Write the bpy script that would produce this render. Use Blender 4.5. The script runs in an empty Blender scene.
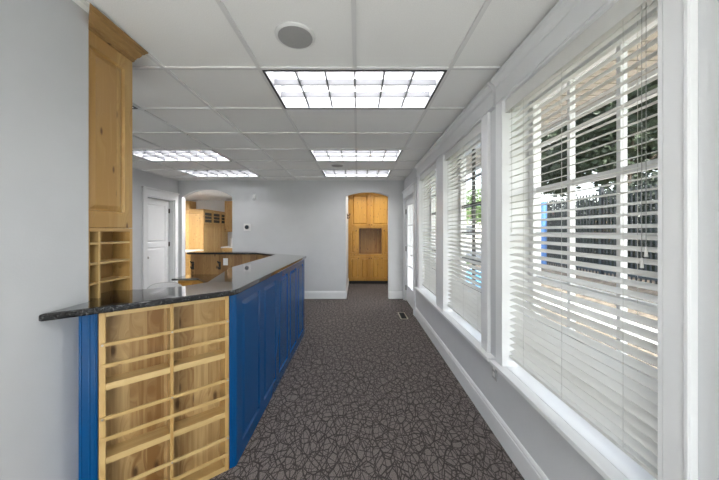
import bpy, bmesh, math, random
from mathutils import Vector, Matrix
random.seed(7)
C = bpy.context.scene.collection
R = math.radians

# ------------------------------------------------------------------ helpers
class MB:
    def __init__(s):
        s.bm = bmesh.new()
    def box(s, x0, x1, y0, y1, z0, z1):
        v = [s.bm.verts.new(p) for p in ((x0,y0,z0),(x1,y0,z0),(x1,y1,z0),(x0,y1,z0),(x0,y0,z1),(x1,y0,z1),(x1,y1,z1),(x0,y1,z1))]
        for f in ((3,2,1,0),(4,5,6,7),(0,1,5,4),(1,2,6,5),(2,3,7,6),(3,0,4,7)):
            s.bm.faces.new([v[i] for i in f])
        return s
    def prism(s, poly, a, b, axis='z'):
        # poly: 2D points; axis z: (x,y), axis y: (x,z), axis x: (y,z)
        def p3(p, t):
            if axis == 'z': return (p[0], p[1], t)
            if axis == 'y': return (p[0], t, p[1])
            return (t, p[0], p[1])
        A = [s.bm.verts.new(p3(p, a)) for p in poly]
        B = [s.bm.verts.new(p3(p, b)) for p in poly]
        n = len(poly)
        s.bm.faces.new(A); s.bm.faces.new(B[::-1])
        for i in range(n):
            s.bm.faces.new((A[i], B[i], B[(i+1)%n], A[(i+1)%n]))
        return s
    def cyl(s, p0, p1, r, r2=None, n=12):
        r2 = r if r2 is None else r2
        p0 = Vector(p0); p1 = Vector(p1); d = p1-p0
        q = d.to_track_quat('Z', 'Y').to_matrix()
        A = []; B = []
        for i in range(n):
            a = 2*math.pi*i/n
            u = q @ Vector((math.cos(a), math.sin(a), 0))
            A.append(s.bm.verts.new(p0+u*r)); B.append(s.bm.verts.new(p1+u*r2))
        s.bm.faces.new(A[::-1]); s.bm.faces.new(B)
        for i in range(n):
            s.bm.faces.new((A[i], A[(i+1)%n], B[(i+1)%n], B[i]))
        return s
    def tube(s, pts, r, n=8):
        pts = [Vector(p) for p in pts]
        rings = []
        for i, p in enumerate(pts):
            d = (pts[min(i+1, len(pts)-1)] - pts[max(i-1, 0)]).normalized()
            q = d.to_track_quat('Z', 'Y').to_matrix()
            rings.append([s.bm.verts.new(p + q @ Vector((math.cos(2*math.pi*k/n)*r, math.sin(2*math.pi*k/n)*r, 0))) for k in range(n)])
        for a, b in zip(rings, rings[1:]):
            for k in range(n):
                s.bm.faces.new((a[k], a[(k+1)%n], b[(k+1)%n], b[k]))
        s.bm.faces.new(rings[0][::-1]); s.bm.faces.new(rings[-1])
        return s
    def ball(s, c, r, sz=1.0):
        m = Matrix.Translation(c) @ Matrix.Diagonal((r, r, r*sz, 1))
        bmesh.ops.create_icosphere(s.bm, subdivisions=2, radius=1, matrix=m)
        return s
    def lathe(s, prof, n=40, c=(0,0,0)):
        rings = []
        for r, z in prof:
            rings.append([s.bm.verts.new((c[0]+r*math.cos(2*math.pi*k/n), c[1]+r*math.sin(2*math.pi*k/n), c[2]+z)) for k in range(n)])
        for a, b in zip(rings, rings[1:]):
            for k in range(n):
                s.bm.faces.new((a[k], a[(k+1)%n], b[(k+1)%n], b[k]))
        s.bm.faces.new(rings[0][::-1]); s.bm.faces.new(rings[-1])
        return s
    def panel(s, x0, x1, z0, z1, yf=0.0, t=0.02, st=0.05, top=None, bot=None, field=0.03, deep=0.013, lift=0.0, stl=None):
        stl = st if stl is None else stl
        # raised panel slab, front faces local -Y
        top = st if top is None else top; bot = st if bot is None else bot
        def loop(dx, dt, db, y):
            dl = dx - st + stl if dx >= st else dx
            return [s.bm.verts.new(p) for p in ((x0+dl, y, z0+db), (x1-dx, y, z0+db), (x1-dx, y, z1-dt), (x0+dl, y, z1-dt))]
        L = [loop(0,0,0,yf+t), loop(0,0,0,yf), loop(st,top,bot,yf),
             loop(st+.005,top+.005,bot+.005,yf+deep), loop(st+.010,top+.010,bot+.010,yf+deep),
             loop(st+.010+field,top+.010+field,bot+.010+field,yf+lift)]
        for a, b in zip(L, L[1:]):
            for k in range(4):
                s.bm.faces.new((a[k], a[(k+1)%4], b[(k+1)%4], b[k]))
        s.bm.faces.new(L[-1]); s.bm.faces.new(L[0][::-1])
        return s
    def build(s, name, mat, parent=None, loc=(0,0,0), rot=0, bevel=0, smooth=False):
        bmesh.ops.recalc_face_normals(s.bm, faces=s.bm.faces)
        big = [f for f in s.bm.faces if len(f.verts) > 4]
        if big: bmesh.ops.triangulate(s.bm, faces=big)
        me = bpy.data.meshes.new(name); s.bm.to_mesh(me); s.bm.free()
        if smooth:
            for p in me.polygons: p.use_smooth = True
        me.materials.append(mat)
        o = bpy.data.objects.new(name, me); C.objects.link(o)
        o.location = loc; o.rotation_euler = (0, 0, rot)
        if parent: o.parent = parent
        if bevel:
            b = o.modifiers.new('Bevel', 'BEVEL'); b.width = bevel; b.segments = 2; b.limit_method = 'ANGLE'; b.angle_limit = R(40)
        return o

def tag(o, label, cat, group=None, kind=None):
    o['label'] = label; o['category'] = cat
    if group: o['group'] = group
    if kind: o['kind'] = kind
    return o
def thing(name, label, cat, loc=(0,0,0), rz=0, group=None):
    o = bpy.data.objects.new(name, None); C.objects.link(o)
    o.empty_display_size = .1
    o.location = loc; o.rotation_euler = (0, 0, rz)
    return tag(o, label, cat, group)
def struct(o, label=None, cat=None):
    o['kind'] = 'structure'
    if label: o['label'] = label
    if cat: o['category'] = cat
    return o
def sroot(name, label, cat, loc=(0,0,0), rz=0):
    o = bpy.data.objects.new(name, None); C.objects.link(o); o.location = loc; o.rotation_euler = (0,0,rz)
    return struct(o, label, cat)
def copy_tree(o, parent=None):
    c = o.copy(); C.objects.link(c)
    if parent: c.parent = parent
    for ch in list(o.children): copy_tree(ch, c)
    return c

# ------------------------------------------------------------------ materials
def newmat(name):
    m = bpy.data.materials.new(name); m.use_nodes = True
    nt = m.node_tree; b = nt.nodes['Principled BSDF']
    return m, nt, b
def N(nt, t, **kw):
    n = nt.nodes.new(t)
    for k, v in kw.items(): setattr(n, k, v)
    return n
def plain(name, col, rough=.5, metal=0, spec=.5, noise=0, nscale=40, bump=0, bscale=200):
    m, nt, b = newmat(name)
    b.inputs['Base Color'].default_value = (*col, 1); b.inputs['Roughness'].default_value = rough
    b.inputs['Metallic'].default_value = metal; b.inputs['Specular IOR Level'].default_value = spec
    tc = N(nt, 'ShaderNodeTexCoord')
    if noise:
        nz = N(nt, 'ShaderNodeTexNoise'); nz.inputs['Scale'].default_value = nscale; nz.inputs['Detail'].default_value = 3
        nt.links.new(tc.outputs['Object'], nz.inputs['Vector'])
        r = N(nt, 'ShaderNodeMapRange'); r.inputs['From Min'].default_value = .3; r.inputs['From Max'].default_value = .7
        r.inputs['To Min'].default_value = 1-noise; r.inputs['To Max'].default_value = 1+noise
        nt.links.new(nz.outputs['Fac'], r.inputs['Value'])
        v = N(nt, 'ShaderNodeVectorMath', operation='SCALE'); v.inputs[0].default_value = col
        nt.links.new(r.outputs[0], v.inputs['Scale']); nt.links.new(v.outputs[0], b.inputs['Base Color'])
    if bump:
        nz = N(nt, 'ShaderNodeTexNoise'); nz.inputs['Scale'].default_value = bscale
        nt.links.new(tc.outputs['Object'], nz.inputs['Vector'])
        bp = N(nt, 'ShaderNodeBump'); bp.inputs['Strength'].default_value = bump; bp.inputs['Distance'].default_value = .002
        nt.links.new(nz.outputs['Fac'], bp.inputs['Height']); nt.links.new(bp.outputs[0], b.inputs['Normal'])
    return m
def emit(name, col, st):
    m, nt, b = newmat(name)
    b.inputs['Base Color'].default_value = (.8,.8,.8,1)
    b.inputs['Emission Color'].default_value = (*col, 1); b.inputs['Emission Strength'].default_value = st
    return m

def pine(name, light, dark, knot, grain='z', plank=.095, knots=1.0, rough=.35, off=0.0):
    """knotty boards: grain runs along the given axis"""
    m, nt, b = newmat(name); L = nt.links.new
    tc = N(nt, 'ShaderNodeTexCoord'); sp = N(nt, 'ShaderNodeSeparateXYZ'); L(tc.outputs['Object'], sp.inputs[0])
    ax = {'z': ('Z','X','Y'), 'x': ('X','Z','Y')}[grain]
    along, acr, dep = (sp.outputs[a] for a in ax)
    ofs = N(nt, 'ShaderNodeMath', operation='ADD'); ofs.inputs[1].default_value = 3.03+off; L(acr, ofs.inputs[0])
    dv = N(nt, 'ShaderNodeMath', operation='DIVIDE'); dv.inputs[1].default_value = plank; L(ofs.outputs[0], dv.inputs[0])
    fl = N(nt, 'ShaderNodeMath', operation='FLOOR'); L(dv.outputs[0], fl.inputs[0])
    wn = N(nt, 'ShaderNodeTexWhiteNoise', noise_dimensions='1D'); L(fl.outputs[0], wn.inputs['W'])
    sh = N(nt, 'ShaderNodeMath', operation='MULTIPLY_ADD'); sh.inputs[1].default_value = 5.0; L(wn.outputs['Value'], sh.inputs[0]); L(along, sh.inputs[2])
    # knots: stretched voronoi in (across, along)
    kc = N(nt, 'ShaderNodeCombineXYZ')
    a1 = N(nt, 'ShaderNodeMath', operation='MULTIPLY'); a1.inputs[1].default_value = 11.0; L(acr, a1.inputs[0])
    a2 = N(nt, 'ShaderNodeMath', operation='MULTIPLY'); a2.inputs[1].default_value = 4.2; L(sh.outputs[0], a2.inputs[0])
    L(a1.outputs[0], kc.inputs[0]); L(a2.outputs[0], kc.inputs[1])
    vo = N(nt, 'ShaderNodeTexVoronoi', feature='F1', voronoi_dimensions='2D'); vo.inputs['Scale'].default_value = 1.0
    L(kc.outputs[0], vo.inputs['Vector'])
    kr = N(nt, 'ShaderNodeMapRange'); kr.inputs['From Min'].default_value = .05*knots; kr.inputs['From Max'].default_value = .13*knots+.02
    kr.inputs['To Min'].default_value = 1; kr.inputs['To Max'].default_value = 0; L(vo.outputs['Distance'], kr.inputs['Value'])
    halo = N(nt, 'ShaderNodeMapRange'); halo.inputs['From Min'].default_value = 0; halo.inputs['From Max'].default_value = .45
    halo.inputs['To Min'].default_value = 1; halo.inputs['To Max'].default_value = 0; L(vo.outputs['Distance'], halo.inputs['Value'])
    # grain, bending round the knots
    gx = N(nt, 'ShaderNodeMath', operation='MULTIPLY'); gx.inputs[1].default_value = 55; L(acr, gx.inputs[0])
    gx2 = N(nt, 'ShaderNodeMath', operation='MULTIPLY_ADD'); gx2.inputs[1].default_value = 2.6; L(halo.outputs[0], gx2.inputs[0]); L(gx.outputs[0], gx2.inputs[2])
    gz = N(nt, 'ShaderNodeMath', operation='MULTIPLY'); gz.inputs[1].default_value = 2.2; L(sh.outputs[0], gz.inputs[0])
    gy = N(nt, 'ShaderNodeMath', operation='MULTIPLY'); gy.inputs[1].default_value = 40; L(dep, gy.inputs[0])
    gc = N(nt, 'ShaderNodeCombineXYZ'); L(gx2.outputs[0], gc.inputs[0]); L(gz.outputs[0], gc.inputs[1]); L(gy.outputs[0], gc.inputs[2])
    nz = N(nt, 'ShaderNodeTexNoise'); nz.inputs['Scale'].default_value = 1.0; nz.inputs['Detail'].default_value = 4; nz.inputs['Distortion'].default_value = .4
    L(gc.outputs[0], nz.inputs['Vector'])
    ad = N(nt, 'ShaderNodeMath', operation='MULTIPLY_ADD'); ad.inputs[1].default_value = .55; L(wn.outputs['Value'], ad.inputs[0]); L(nz.outputs['Fac'], ad.inputs[2])
    ra = N(nt, 'ShaderNodeValToRGB'); e = ra.color_ramp.elements
    e[0].position = .38; e[0].color = (*light, 1); e[1].position = 1.08; e[1].position = 1.0; e[1].color = (*dark, 1)
    L(ad.outputs[0], ra.inputs[0])
    mx = N(nt, 'ShaderNodeMix', data_type='RGBA'); mx.inputs['B'].default_value = (*knot, 1)
    L(ra.outputs[0], mx.inputs['A'])
    # only some cells carry a knot
    gt = N(nt, 'ShaderNodeSeparateColor'); L(vo.outputs['Color'], gt.inputs[0])
    cmpn = N(nt, 'ShaderNodeMath', operation='GREATER_THAN'); cmpn.inputs[1].default_value = .55; L(gt.outputs[0], cmpn.inputs[0])
    mu = N(nt, 'ShaderNodeMath', operation='MULTIPLY'); L(cmpn.outputs[0], mu.inputs[0]); L(kr.outputs[0], mu.inputs[1])
    mu2 = N(nt, 'ShaderNodeMath', operation='MULTIPLY'); mu2.inputs[1].default_value = .85; L(mu.outputs[0], mu2.inputs[0])
    L(mu2.outputs[0], mx.inputs['Factor'])
    L(mx.outputs['Result'], b.inputs['Base Color']); b.inputs['Roughness'].default_value = rough
    return m

M = {}
M['wall'] = plain('grey_wall_paint', (.60,.61,.63), .75, noise=.015, nscale=6, bump=.15, bscale=120)
M['kwall'] = plain('pale_wall_paint', (.62,.62,.62), .75, noise=.015, nscale=6)
M['trim'] = plain('white_trim_paint', (.76,.77,.785), .3, noise=.01, nscale=10)
M['door'] = plain('white_door_paint', (.74,.75,.77), .35, noise=.01, nscale=10)
M['tee'] = plain('ceiling_grid_metal', (.74,.74,.74), .4)
M['black'] = plain('black_metal', (.012,.012,.012), .4)
M['dark'] = plain('dark_void', (.03,.03,.03), .9)
M['chrome'] = plain('brushed_nickel', (.45,.44,.42), .3, metal=1)
M['bronze'] = plain('dark_bronze', (.05,.03,.02), .4, metal=.6)
M['blind'] = plain('blind_white', (.67,.67,.65), .4, noise=.02, nscale=20)
M['cord'] = plain('blind_cord', (.55,.55,.53), .8)
M['cordd'] = plain('tilt_cord', (.30,.30,.29), .8)
M['plastic'] = plain('white_plastic', (.80,.80,.80), .35)
M['grayp'] = plain('grey_plastic', (.42,.42,.43), .5)
M['spk'] = plain('speaker_grille_grey', (.36,.36,.36), .7, noise=.15, nscale=500)
M['screen'] = plain('thermostat_face', (.04,.05,.06), .15)
M['vent'] = plain('vent_beige', (.42,.38,.29), .5)
M['tube'] = emit('fluorescent_diffuser', (1.0,.98,.95), 5.3)
M['louver'] = plain('louver_white', (.70,.72,.76), .35)
M['blade'] = plain('louver_blade_satin', (.13,.135,.15), .4)
M['pine'] = pine('yellow_pine_light', (.58,.41,.18), (.42,.25,.085), (.09,.035,.012), 'z', .11, .7)
M['pinex'] = pine('yellow_pine_rail', (.60,.44,.21), (.48,.32,.13), (.20,.09,.03), 'x', .2, .25)
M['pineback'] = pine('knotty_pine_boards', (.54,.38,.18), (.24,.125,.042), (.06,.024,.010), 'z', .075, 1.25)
M['cab'] = pine('knotty_pine_cabinet', (.58,.39,.16), (.42,.24,.075), (.10,.035,.010), 'z', .20, .7)
M['cabx'] = pine('knotty_pine_rail', (.56,.37,.15), (.42,.24,.08), (.10,.035,.010), 'x', .2, .4)
M['honey'] = pine('honey_pine', (.62,.34,.065), (.44,.205,.03), (.12,.04,.01), 'z', .14, .7)
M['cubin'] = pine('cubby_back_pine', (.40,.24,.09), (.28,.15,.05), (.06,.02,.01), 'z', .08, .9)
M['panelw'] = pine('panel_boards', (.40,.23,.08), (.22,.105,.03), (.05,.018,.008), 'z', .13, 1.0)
M['crown'] = pine('crown_pine', (.40,.24,.09), (.25,.13,.045), (.08,.03,.01), 'x', .04, .4)

# blue paint
m, nt, b = newmat('royal_blue_paint')
b.inputs['Base Color'].default_value = (.002,.064,.205,1); b.inputs['Roughness'].default_value = .24; b.inputs['Specular IOR Level'].default_value = .32
M['blue'] = m

# ceiling tile
M['tile'] = plain('ceiling_tile_board', (.88,.88,.87), .9, noise=.035, nscale=180, bump=.3, bscale=260)

# granite
m, nt, b = newmat('dark_speckled_granite'); L = nt.links.new
tc = N(nt, 'ShaderNodeTexCoord'); vo = N(nt, 'ShaderNodeTexVoronoi', feature='F1'); vo.inputs['Scale'].default_value = 230
nz = N(nt, 'ShaderNodeTexNoise'); nz.inputs['Scale'].default_value = 90; nz.inputs['Detail'].default_value = 4
L(tc.outputs['Object'], vo.inputs['Vector']); L(tc.outputs['Object'], nz.inputs['Vector'])
sc = N(nt, 'ShaderNodeSeparateColor'); L(vo.outputs['Color'], sc.inputs[0])
ra = N(nt, 'ShaderNodeValToRGB'); e = ra.color_ramp.elements
e[0].position = 0; e[0].color = (.010,.010,.011,1); e[1].position = 1; e[1].color = (.12,.12,.125,1)
x = ra.color_ramp.elements.new(.70); x.color = (.008,.008,.009,1); x = ra.color_ramp.elements.new(.88); x.color = (.018,.017,.017,1)
ml = N(nt, 'ShaderNodeMath', operation='MULTIPLY_ADD'); ml.inputs[1].default_value = .5; L(nz.outputs['Fac'], ml.inputs[0])
mm = N(nt, 'ShaderNodeMath', operation='MULTIPLY'); mm.inputs[1].default_value = .7; L(sc.outputs[0], mm.inputs[0]); L(mm.outputs[0], ml.inputs[2])
L(ml.outputs[0], ra.inputs[0]); L(ra.outputs[0], b.inputs['Base Color'])
b.inputs['Roughness'].default_value = .12; b.inputs['Specular IOR Level'].default_value = .1
b.inputs['Coat Weight'].default_value = 1; b.inputs['Coat Roughness'].default_value = .03; b.inputs['Coat IOR'].default_value = 1.45
M['granite'] = m

# carpet: scribbled lines on taupe loops
m, nt, b = newmat('scribble_carpet'); L = nt.links.new
tc = N(nt, 'ShaderNodeTexCoord')
def scribble(scale, warp, wscale, width, ofs):
    mp = N(nt, 'ShaderNodeMapping'); mp.inputs['Location'].default_value = (ofs, ofs*1.7, 0); L(tc.outputs['Object'], mp.inputs[0])
    nz = N(nt, 'ShaderNodeTexNoise'); nz.inputs['Scale'].default_value = wscale; nz.inputs['Detail'].default_value = 1; L(mp.outputs[0], nz.inputs['Vector'])
    sb = N(nt, 'ShaderNodeVectorMath', operation='SUBTRACT'); sb.inputs[1].default_value = (.5,.5,.5); L(nz.outputs['Color'], sb.inputs[0])
    s2 = N(nt, 'ShaderNodeVectorMath', operation='SCALE'); s2.inputs['Scale'].default_value = warp; L(sb.outputs[0], s2.inputs[0])
    ad = N(nt, 'ShaderNodeVectorMath', operation='ADD'); L(mp.outputs[0], ad.inputs[0]); L(s2.outputs[0], ad.inputs[1])
    vo = N(nt, 'ShaderNodeTexVoronoi', feature='DISTANCE_TO_EDGE', voronoi_dimensions='2D'); vo.inputs['Scale'].default_value = scale; L(ad.outputs[0], vo.inputs['Vector'])
    r = N(nt, 'ShaderNodeMapRange'); r.inputs['From Min'].default_value = width*.6; r.inputs['From Max'].default_value = width*1.5
    r.inputs['To Min'].default_value = 1; r.inputs['To Max'].default_value = 0; L(vo.outputs['Distance'], r.inputs['Value'])
    return r.outputs[0]
def contour(scale, freq, width, ofs):
    mp = N(nt, 'ShaderNodeMapping'); mp.inputs['Location'].default_value = (ofs, -ofs*.7, ofs); L(tc.outputs['Object'], mp.inputs[0])
    nz = N(nt, 'ShaderNodeTexNoise'); nz.inputs['Scale'].default_value = scale; nz.inputs['Detail'].default_value = 0; L(mp.outputs[0], nz.inputs['Vector'])
    m1 = N(nt, 'ShaderNodeMath', operation='MULTIPLY'); m1.inputs[1].default_value = freq; L(nz.outputs['Fac'], m1.inputs[0])
    p = N(nt, 'ShaderNodeMath', operation='PINGPONG'); p.inputs[1].default_value = .5; L(m1.outputs[0], p.inputs[0])
    r = N(nt, 'ShaderNodeMapRange'); r.inputs['From Min'].default_value = width*.5; r.inputs['From Max'].default_value = width*1.4
    r.inputs['To Min'].default_value = 1; r.inputs['To Max'].default_value = 0; L(p.outputs[0], r.inputs['Value'])
    return r.outputs[0]
def strokes(scale, rot, stretch, width, ofs):
    mp = N(nt, 'ShaderNodeMapping'); mp.inputs['Location'].default_value = (ofs, ofs*1.3, 0); mp.inputs['Rotation'].default_value = (0,0,R(rot)); mp.inputs['Scale'].default_value = (1, stretch, 1); L(tc.outputs['Object'], mp.inputs[0])
    nz = N(nt, 'ShaderNodeTexNoise'); nz.inputs['Scale'].default_value = 5; nz.inputs['Detail'].default_value = 0; L(mp.outputs[0], nz.inputs['Vector'])
    sb = N(nt, 'ShaderNodeVectorMath', operation='SUBTRACT'); sb.inputs[1].default_value = (.5,.5,.5); L(nz.outputs['Color'], sb.inputs[0])
    s2 = N(nt, 'ShaderNodeVectorMath', operation='SCALE'); s2.inputs['Scale'].default_value = .11; L(sb.outputs[0], s2.inputs[0])
    ad = N(nt, 'ShaderNodeVectorMath', operation='ADD'); L(mp.outputs[0], ad.inputs[0]); L(s2.outputs[0], ad.inputs[1])
    vo = N(nt, 'ShaderNodeTexVoronoi', feature='DISTANCE_TO_EDGE', voronoi_dimensions='2D'); vo.inputs['Scale'].default_value = scale; L(ad.outputs[0], vo.inputs['Vector'])
    r = N(nt, 'ShaderNodeMapRange'); r.inputs['From Min'].default_value = width*.6; r.inputs['From Max'].default_value = width*1.6
    r.inputs['To Min'].default_value = 1; r.inputs['To Max'].default_value = 0; L(vo.outputs['Distance'], r.inputs['Value'])
    return r.outputs[0]
srcs = [strokes(15, 20, .55, .034, 0), strokes(15, 75, .5, .034, 3.1), strokes(15, 130, .55, .034, 7.3), strokes(18, 165, .8, .036, 11.7)]
cur = srcs[0]
for q_ in srcs[1:]:
    mx_ = N(nt, 'ShaderNodeMath', operation='MAXIMUM'); L(cur, mx_.inputs[0]); L(q_, mx_.inputs[1]); cur = mx_.outputs[0]
fn = N(nt, 'ShaderNodeTexNoise'); fn.inputs['Scale'].default_value = 260; fn.inputs['Detail'].default_value = 3; L(tc.outputs['Object'], fn.inputs['Vector'])
fr = N(nt, 'ShaderNodeValToRGB'); e = fr.color_ramp.elements
e[0].position = .38; e[0].color = (.085,.074,.070,1); e[1].position = .66; e[1].color = (.30,.262,.250,1); L(fn.outputs['Fac'], fr.inputs[0])
cm = N(nt, 'ShaderNodeMix', data_type='RGBA'); cm.inputs['B'].default_value = (.022,.018,.018,1); L(fr.outputs[0], cm.inputs['A'])
sc9 = N(nt, 'ShaderNodeMath', operation='MULTIPLY'); sc9.inputs[1].default_value = .8; L(cur, sc9.inputs[0]); L(sc9.outputs[0], cm.inputs['Factor'])
L(cm.outputs['Result'], b.inputs['Base Color']); b.inputs['Roughness'].default_value = .95; b.inputs['Specular IOR Level'].default_value = .1
bp = N(nt, 'ShaderNodeBump'); bp.inputs['Strength'].default_value = .6; bp.inputs['Distance'].default_value = .004; L(fn.outputs['Fac'], bp.inputs['Height']); L(bp.outputs[0], b.inputs['Normal'])
M['carpet'] = m

# glass
m = bpy.data.materials.new('window_glass'); m.use_nodes = True; nt = m.node_tree; nt.nodes.clear()
out = N(nt, 'ShaderNodeOutputMaterial'); tr = N(nt, 'ShaderNodeBsdfTransparent'); gl = N(nt, 'ShaderNodeBsdfGlossy'); gl.inputs['Roughness'].default_value = .01
tr.inputs['Color'].default_value = (.93,.95,.95,1)
fz = N(nt, 'ShaderNodeFresnel'); fz.inputs['IOR'].default_value = 1.35; ms = N(nt, 'ShaderNodeMixShader')
ge = N(nt, 'ShaderNodeNewGeometry'); iv = N(nt, 'ShaderNodeMath', operation='SUBTRACT'); iv.inputs[0].default_value = 1; nt.links.new(ge.outputs['Backfacing'], iv.inputs[1])
fm = N(nt, 'ShaderNodeMath', operation='MULTIPLY'); nt.links.new(fz.outputs[0], fm.inputs[0]); nt.links.new(iv.outputs[0], fm.inputs[1]); nt.links.new(fm.outputs[0], ms.inputs[0]); nt.links.new(tr.outputs[0], ms.inputs[1]); nt.links.new(gl.outputs[0], ms.inputs[2]); nt.links.new(ms.outputs[0], out.inputs[0])
M['glass'] = m

M['soffit'] = plain('cream_soffit_board', (.50,.44,.37), .6, noise=.06, nscale=8)
M['concrete'] = plain('pale_concrete', (.60,.59,.57), .8, noise=.06, nscale=5)
M['terrace'] = plain('bounce_terrace_concrete', (.62,.61,.58), .8, noise=.06, nscale=5)  # pale, to bounce sunlight in through the added rear windows
M['drygrass'] = plain('dry_leaf_litter', (.13,.105,.08), .95, noise=.45, nscale=9)
M['lawn'] = plain('lawn_green', (.10,.16,.05), .95, noise=.3, nscale=6)
M['bounce'] = plain('pale_bounce_floor', (.70,.69,.66), .5, noise=.03, nscale=4)  # colour of the unseen floor added to throw sunlight upward
M['asphalt'] = plain('asphalt', (.22,.22,.22), .9, noise=.15, nscale=8)
M['bluepad'] = plain('sky_blue_paint', (.05,.30,.62), .6, noise=.08, nscale=4)
M['bluepost'] = plain('blue_post_paint', (.05,.13,.32), .5)
M['iron'] = plain('black_iron', (.010,.011,.014), .45)
M['leaf'] = plain('green_leaves', (.030,.045,.022), .6, noise=.55, nscale=2.2)
M['leafd'] = plain('dark_hedge_leaves', (.010,.018,.009), .6, noise=.6, nscale=3)
M['leafl'] = plain('light_green_leaves', (.09,.16,.035), .6, noise=.5, nscale=2)
M['bark'] = plain('bark', (.09,.07,.055), .9, noise=.3, nscale=12)
M['stucco'] = plain('pale_stucco', (.62,.58,.52), .85, noise=.05, nscale=3)
M['roofred'] = plain('brown_red_roof', (.22,.09,.06), .85, noise=.2, nscale=6)
M['chairm'] = plain('grey_chair_plastic', (.74,.74,.75), .35)

# ------------------------------------------------------------------ dimensions
CZ = 1.434; HC = 2.504
XR = .98; XL = -3.80; YB = 6.10; XN = -1.34; YN = 1.4346; Y0 = -2.2
W3 = .6295; GX0 = .611; GY0 = 1.902        # ceiling grid

# ------------------------------------------------------------------ shell
struct(MB().box(XL, XR, Y0, -.35, 0, .006).build('floor.001', M['bounce']), 'unseen pale entry floor behind the camera', 'floor')  # unseen light floor, added to bounce sun up to the ceiling
struct(MB().box(-7.2, 1.25, Y0-.2, 10.2, -.12, 0).build('floor', M['carpet']), 'dark taupe carpet with black scribble lines', 'floor')

def arch(x0, x1, zs, za, n=14):
    h = za-zs; w = (x1-x0)/2; r = (w*w+h*h)/(2*h); cx = (x0+x1)/2; cz = za-r
    a = math.asin(w/r)
    return [(cx+r*math.sin(-a+2*a*i/n), cz+r*math.cos(-a+2*a*i/n)) for i in range(n+1)]
A1 = arch(-3.717, -2.652, 2.154, 2.323); A2 = arch(-.25, .657, 2.175, 2.264)
poly = [(-7.1,0), (-3.717,0)] + A1 + [(-2.652,0), (-.25,0)] + A2 + [(.657,0), (1.22,0), (1.22,2.75), (-7.1,2.75)]
struct(MB().prism(poly, YB, YB+.12, 'y').build('wall_back', M['wall']), 'grey back wall with two arched openings', 'wall')

# right wall with openings: near window, two far windows, glass door
ZS, ZT = .512, 2.31
WIN = [(.903, 1.919), (2.211, 3.227), (3.486, 4.50)]
DR = (4.95, 5.96, 2.10)
wr = MB()
ys = [Y0]
for a, b_ in WIN: ys += [a, b_]
ys += [DR[0], DR[1], YB]
for i in range(0, len(ys), 2): wr.box(XR, 1.22, ys[i], ys[i+1], 0, 2.75)
for a, b_ in WIN: wr.box(XR, 1.22, a, b_, 0, ZS); wr.box(XR, 1.22, a, b_, ZT, 2.75)
wr.box(XR, 1.22, DR[0], DR[1], DR[2], 2.75)
struct(wr.build('wall_right', M['wall']), 'grey wall with the windows and glass door', 'wall')

# far left wall with panel door opening
DL = (5.18, 5.97, 2.07)
wl = MB().box(XL-.14, XL, Y0, DL[0], 0, 2.75).box(XL-.14, XL, DL[1], YB, 0, 2.75).box(XL-.14, XL, DL[0], DL[1], DL[2], 2.75)
struct(wl.build('wall_left', M['wall']), 'grey wall holding the white panel door', 'wall')
struct(MB().box(-1.72, XN, Y0, YN, 0, 2.6).build('wall_left_near', M['wall']), 'grey wall end beside the counter at the left', 'wall')
wf = MB().box(XL-.14, 1.22, Y0-.12, Y0, 0, .45).box(XL-.14, 1.22, Y0-.12, Y0, 2.38, 2.75)  # unseen wall; its big openings are added to let daylight in
for a, b_ in ((XL-.14, XL+.25), (-1.72, -1.36), (.75, 1.22)): wf.box(a, b_, Y0-.12, Y0, .45, 2.38)
struct(wf.build('wall_front', M['wall']), 'unseen wall behind the camera with windows added for daylight', 'wall')
for n_, (a, b_) in enumerate(((XL+.25, -1.72), (-1.36, .75))):  # windows out of view, added so daylight reaches the ceiling
    r = sroot('window_%d' % (4+n_), 'unseen large window added behind the camera to let daylight in', 'window', ((a+b_)/2, Y0-.06, .45))
    h_ = (b_-a)/2
    f_ = MB().box(-h_, h_, -.04, .04, 0, .05).box(-h_, h_, -.04, .04, 1.88, 1.93).box(-h_, -h_+.05, -.04, .04, .05, 1.88).box(h_-.05, h_, -.04, .04, .05, 1.88).box(-.025, .025, -.04, .04, .05, 1.88)
    f_.build('sash_frame', M['trim'], r)
    MB().box(-h_+.04, h_-.04, -.004, .004, .04, 1.89).build('glass', M['glass'], r)
# closet behind the left door, kitchen and alcove shells
kw = MB().box(-7.1, -1.9, 10.005, 10.12, 0, 2.75)
struct(kw.build('wall_kitchen_back', M['kwall']))
struct(MB().box(-7.1, -6.98, YB+.12, 10.0, 0, 2.75).build('wall_kitchen_left', M['kwall']))
struct(MB().box(-2.02, -1.9, YB+.12, 10.0, 0, 2.75).build('wall_kitchen_right', M['kwall']))
struct(MB().box(-.37, -.25, YB+.12, 8.3, 0, 2.75).build('wall_alcove_left', M['wall']))
struct(MB().box(.95, 1.07, YB+.12, 8.3, 0, 2.75).build('wall_alcove_right', M['wall']))
struct(MB().box(-.25, .95, 8.18, 8.3, 0, 2.75).build('wall_alcove_back', M['wall']))

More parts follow.
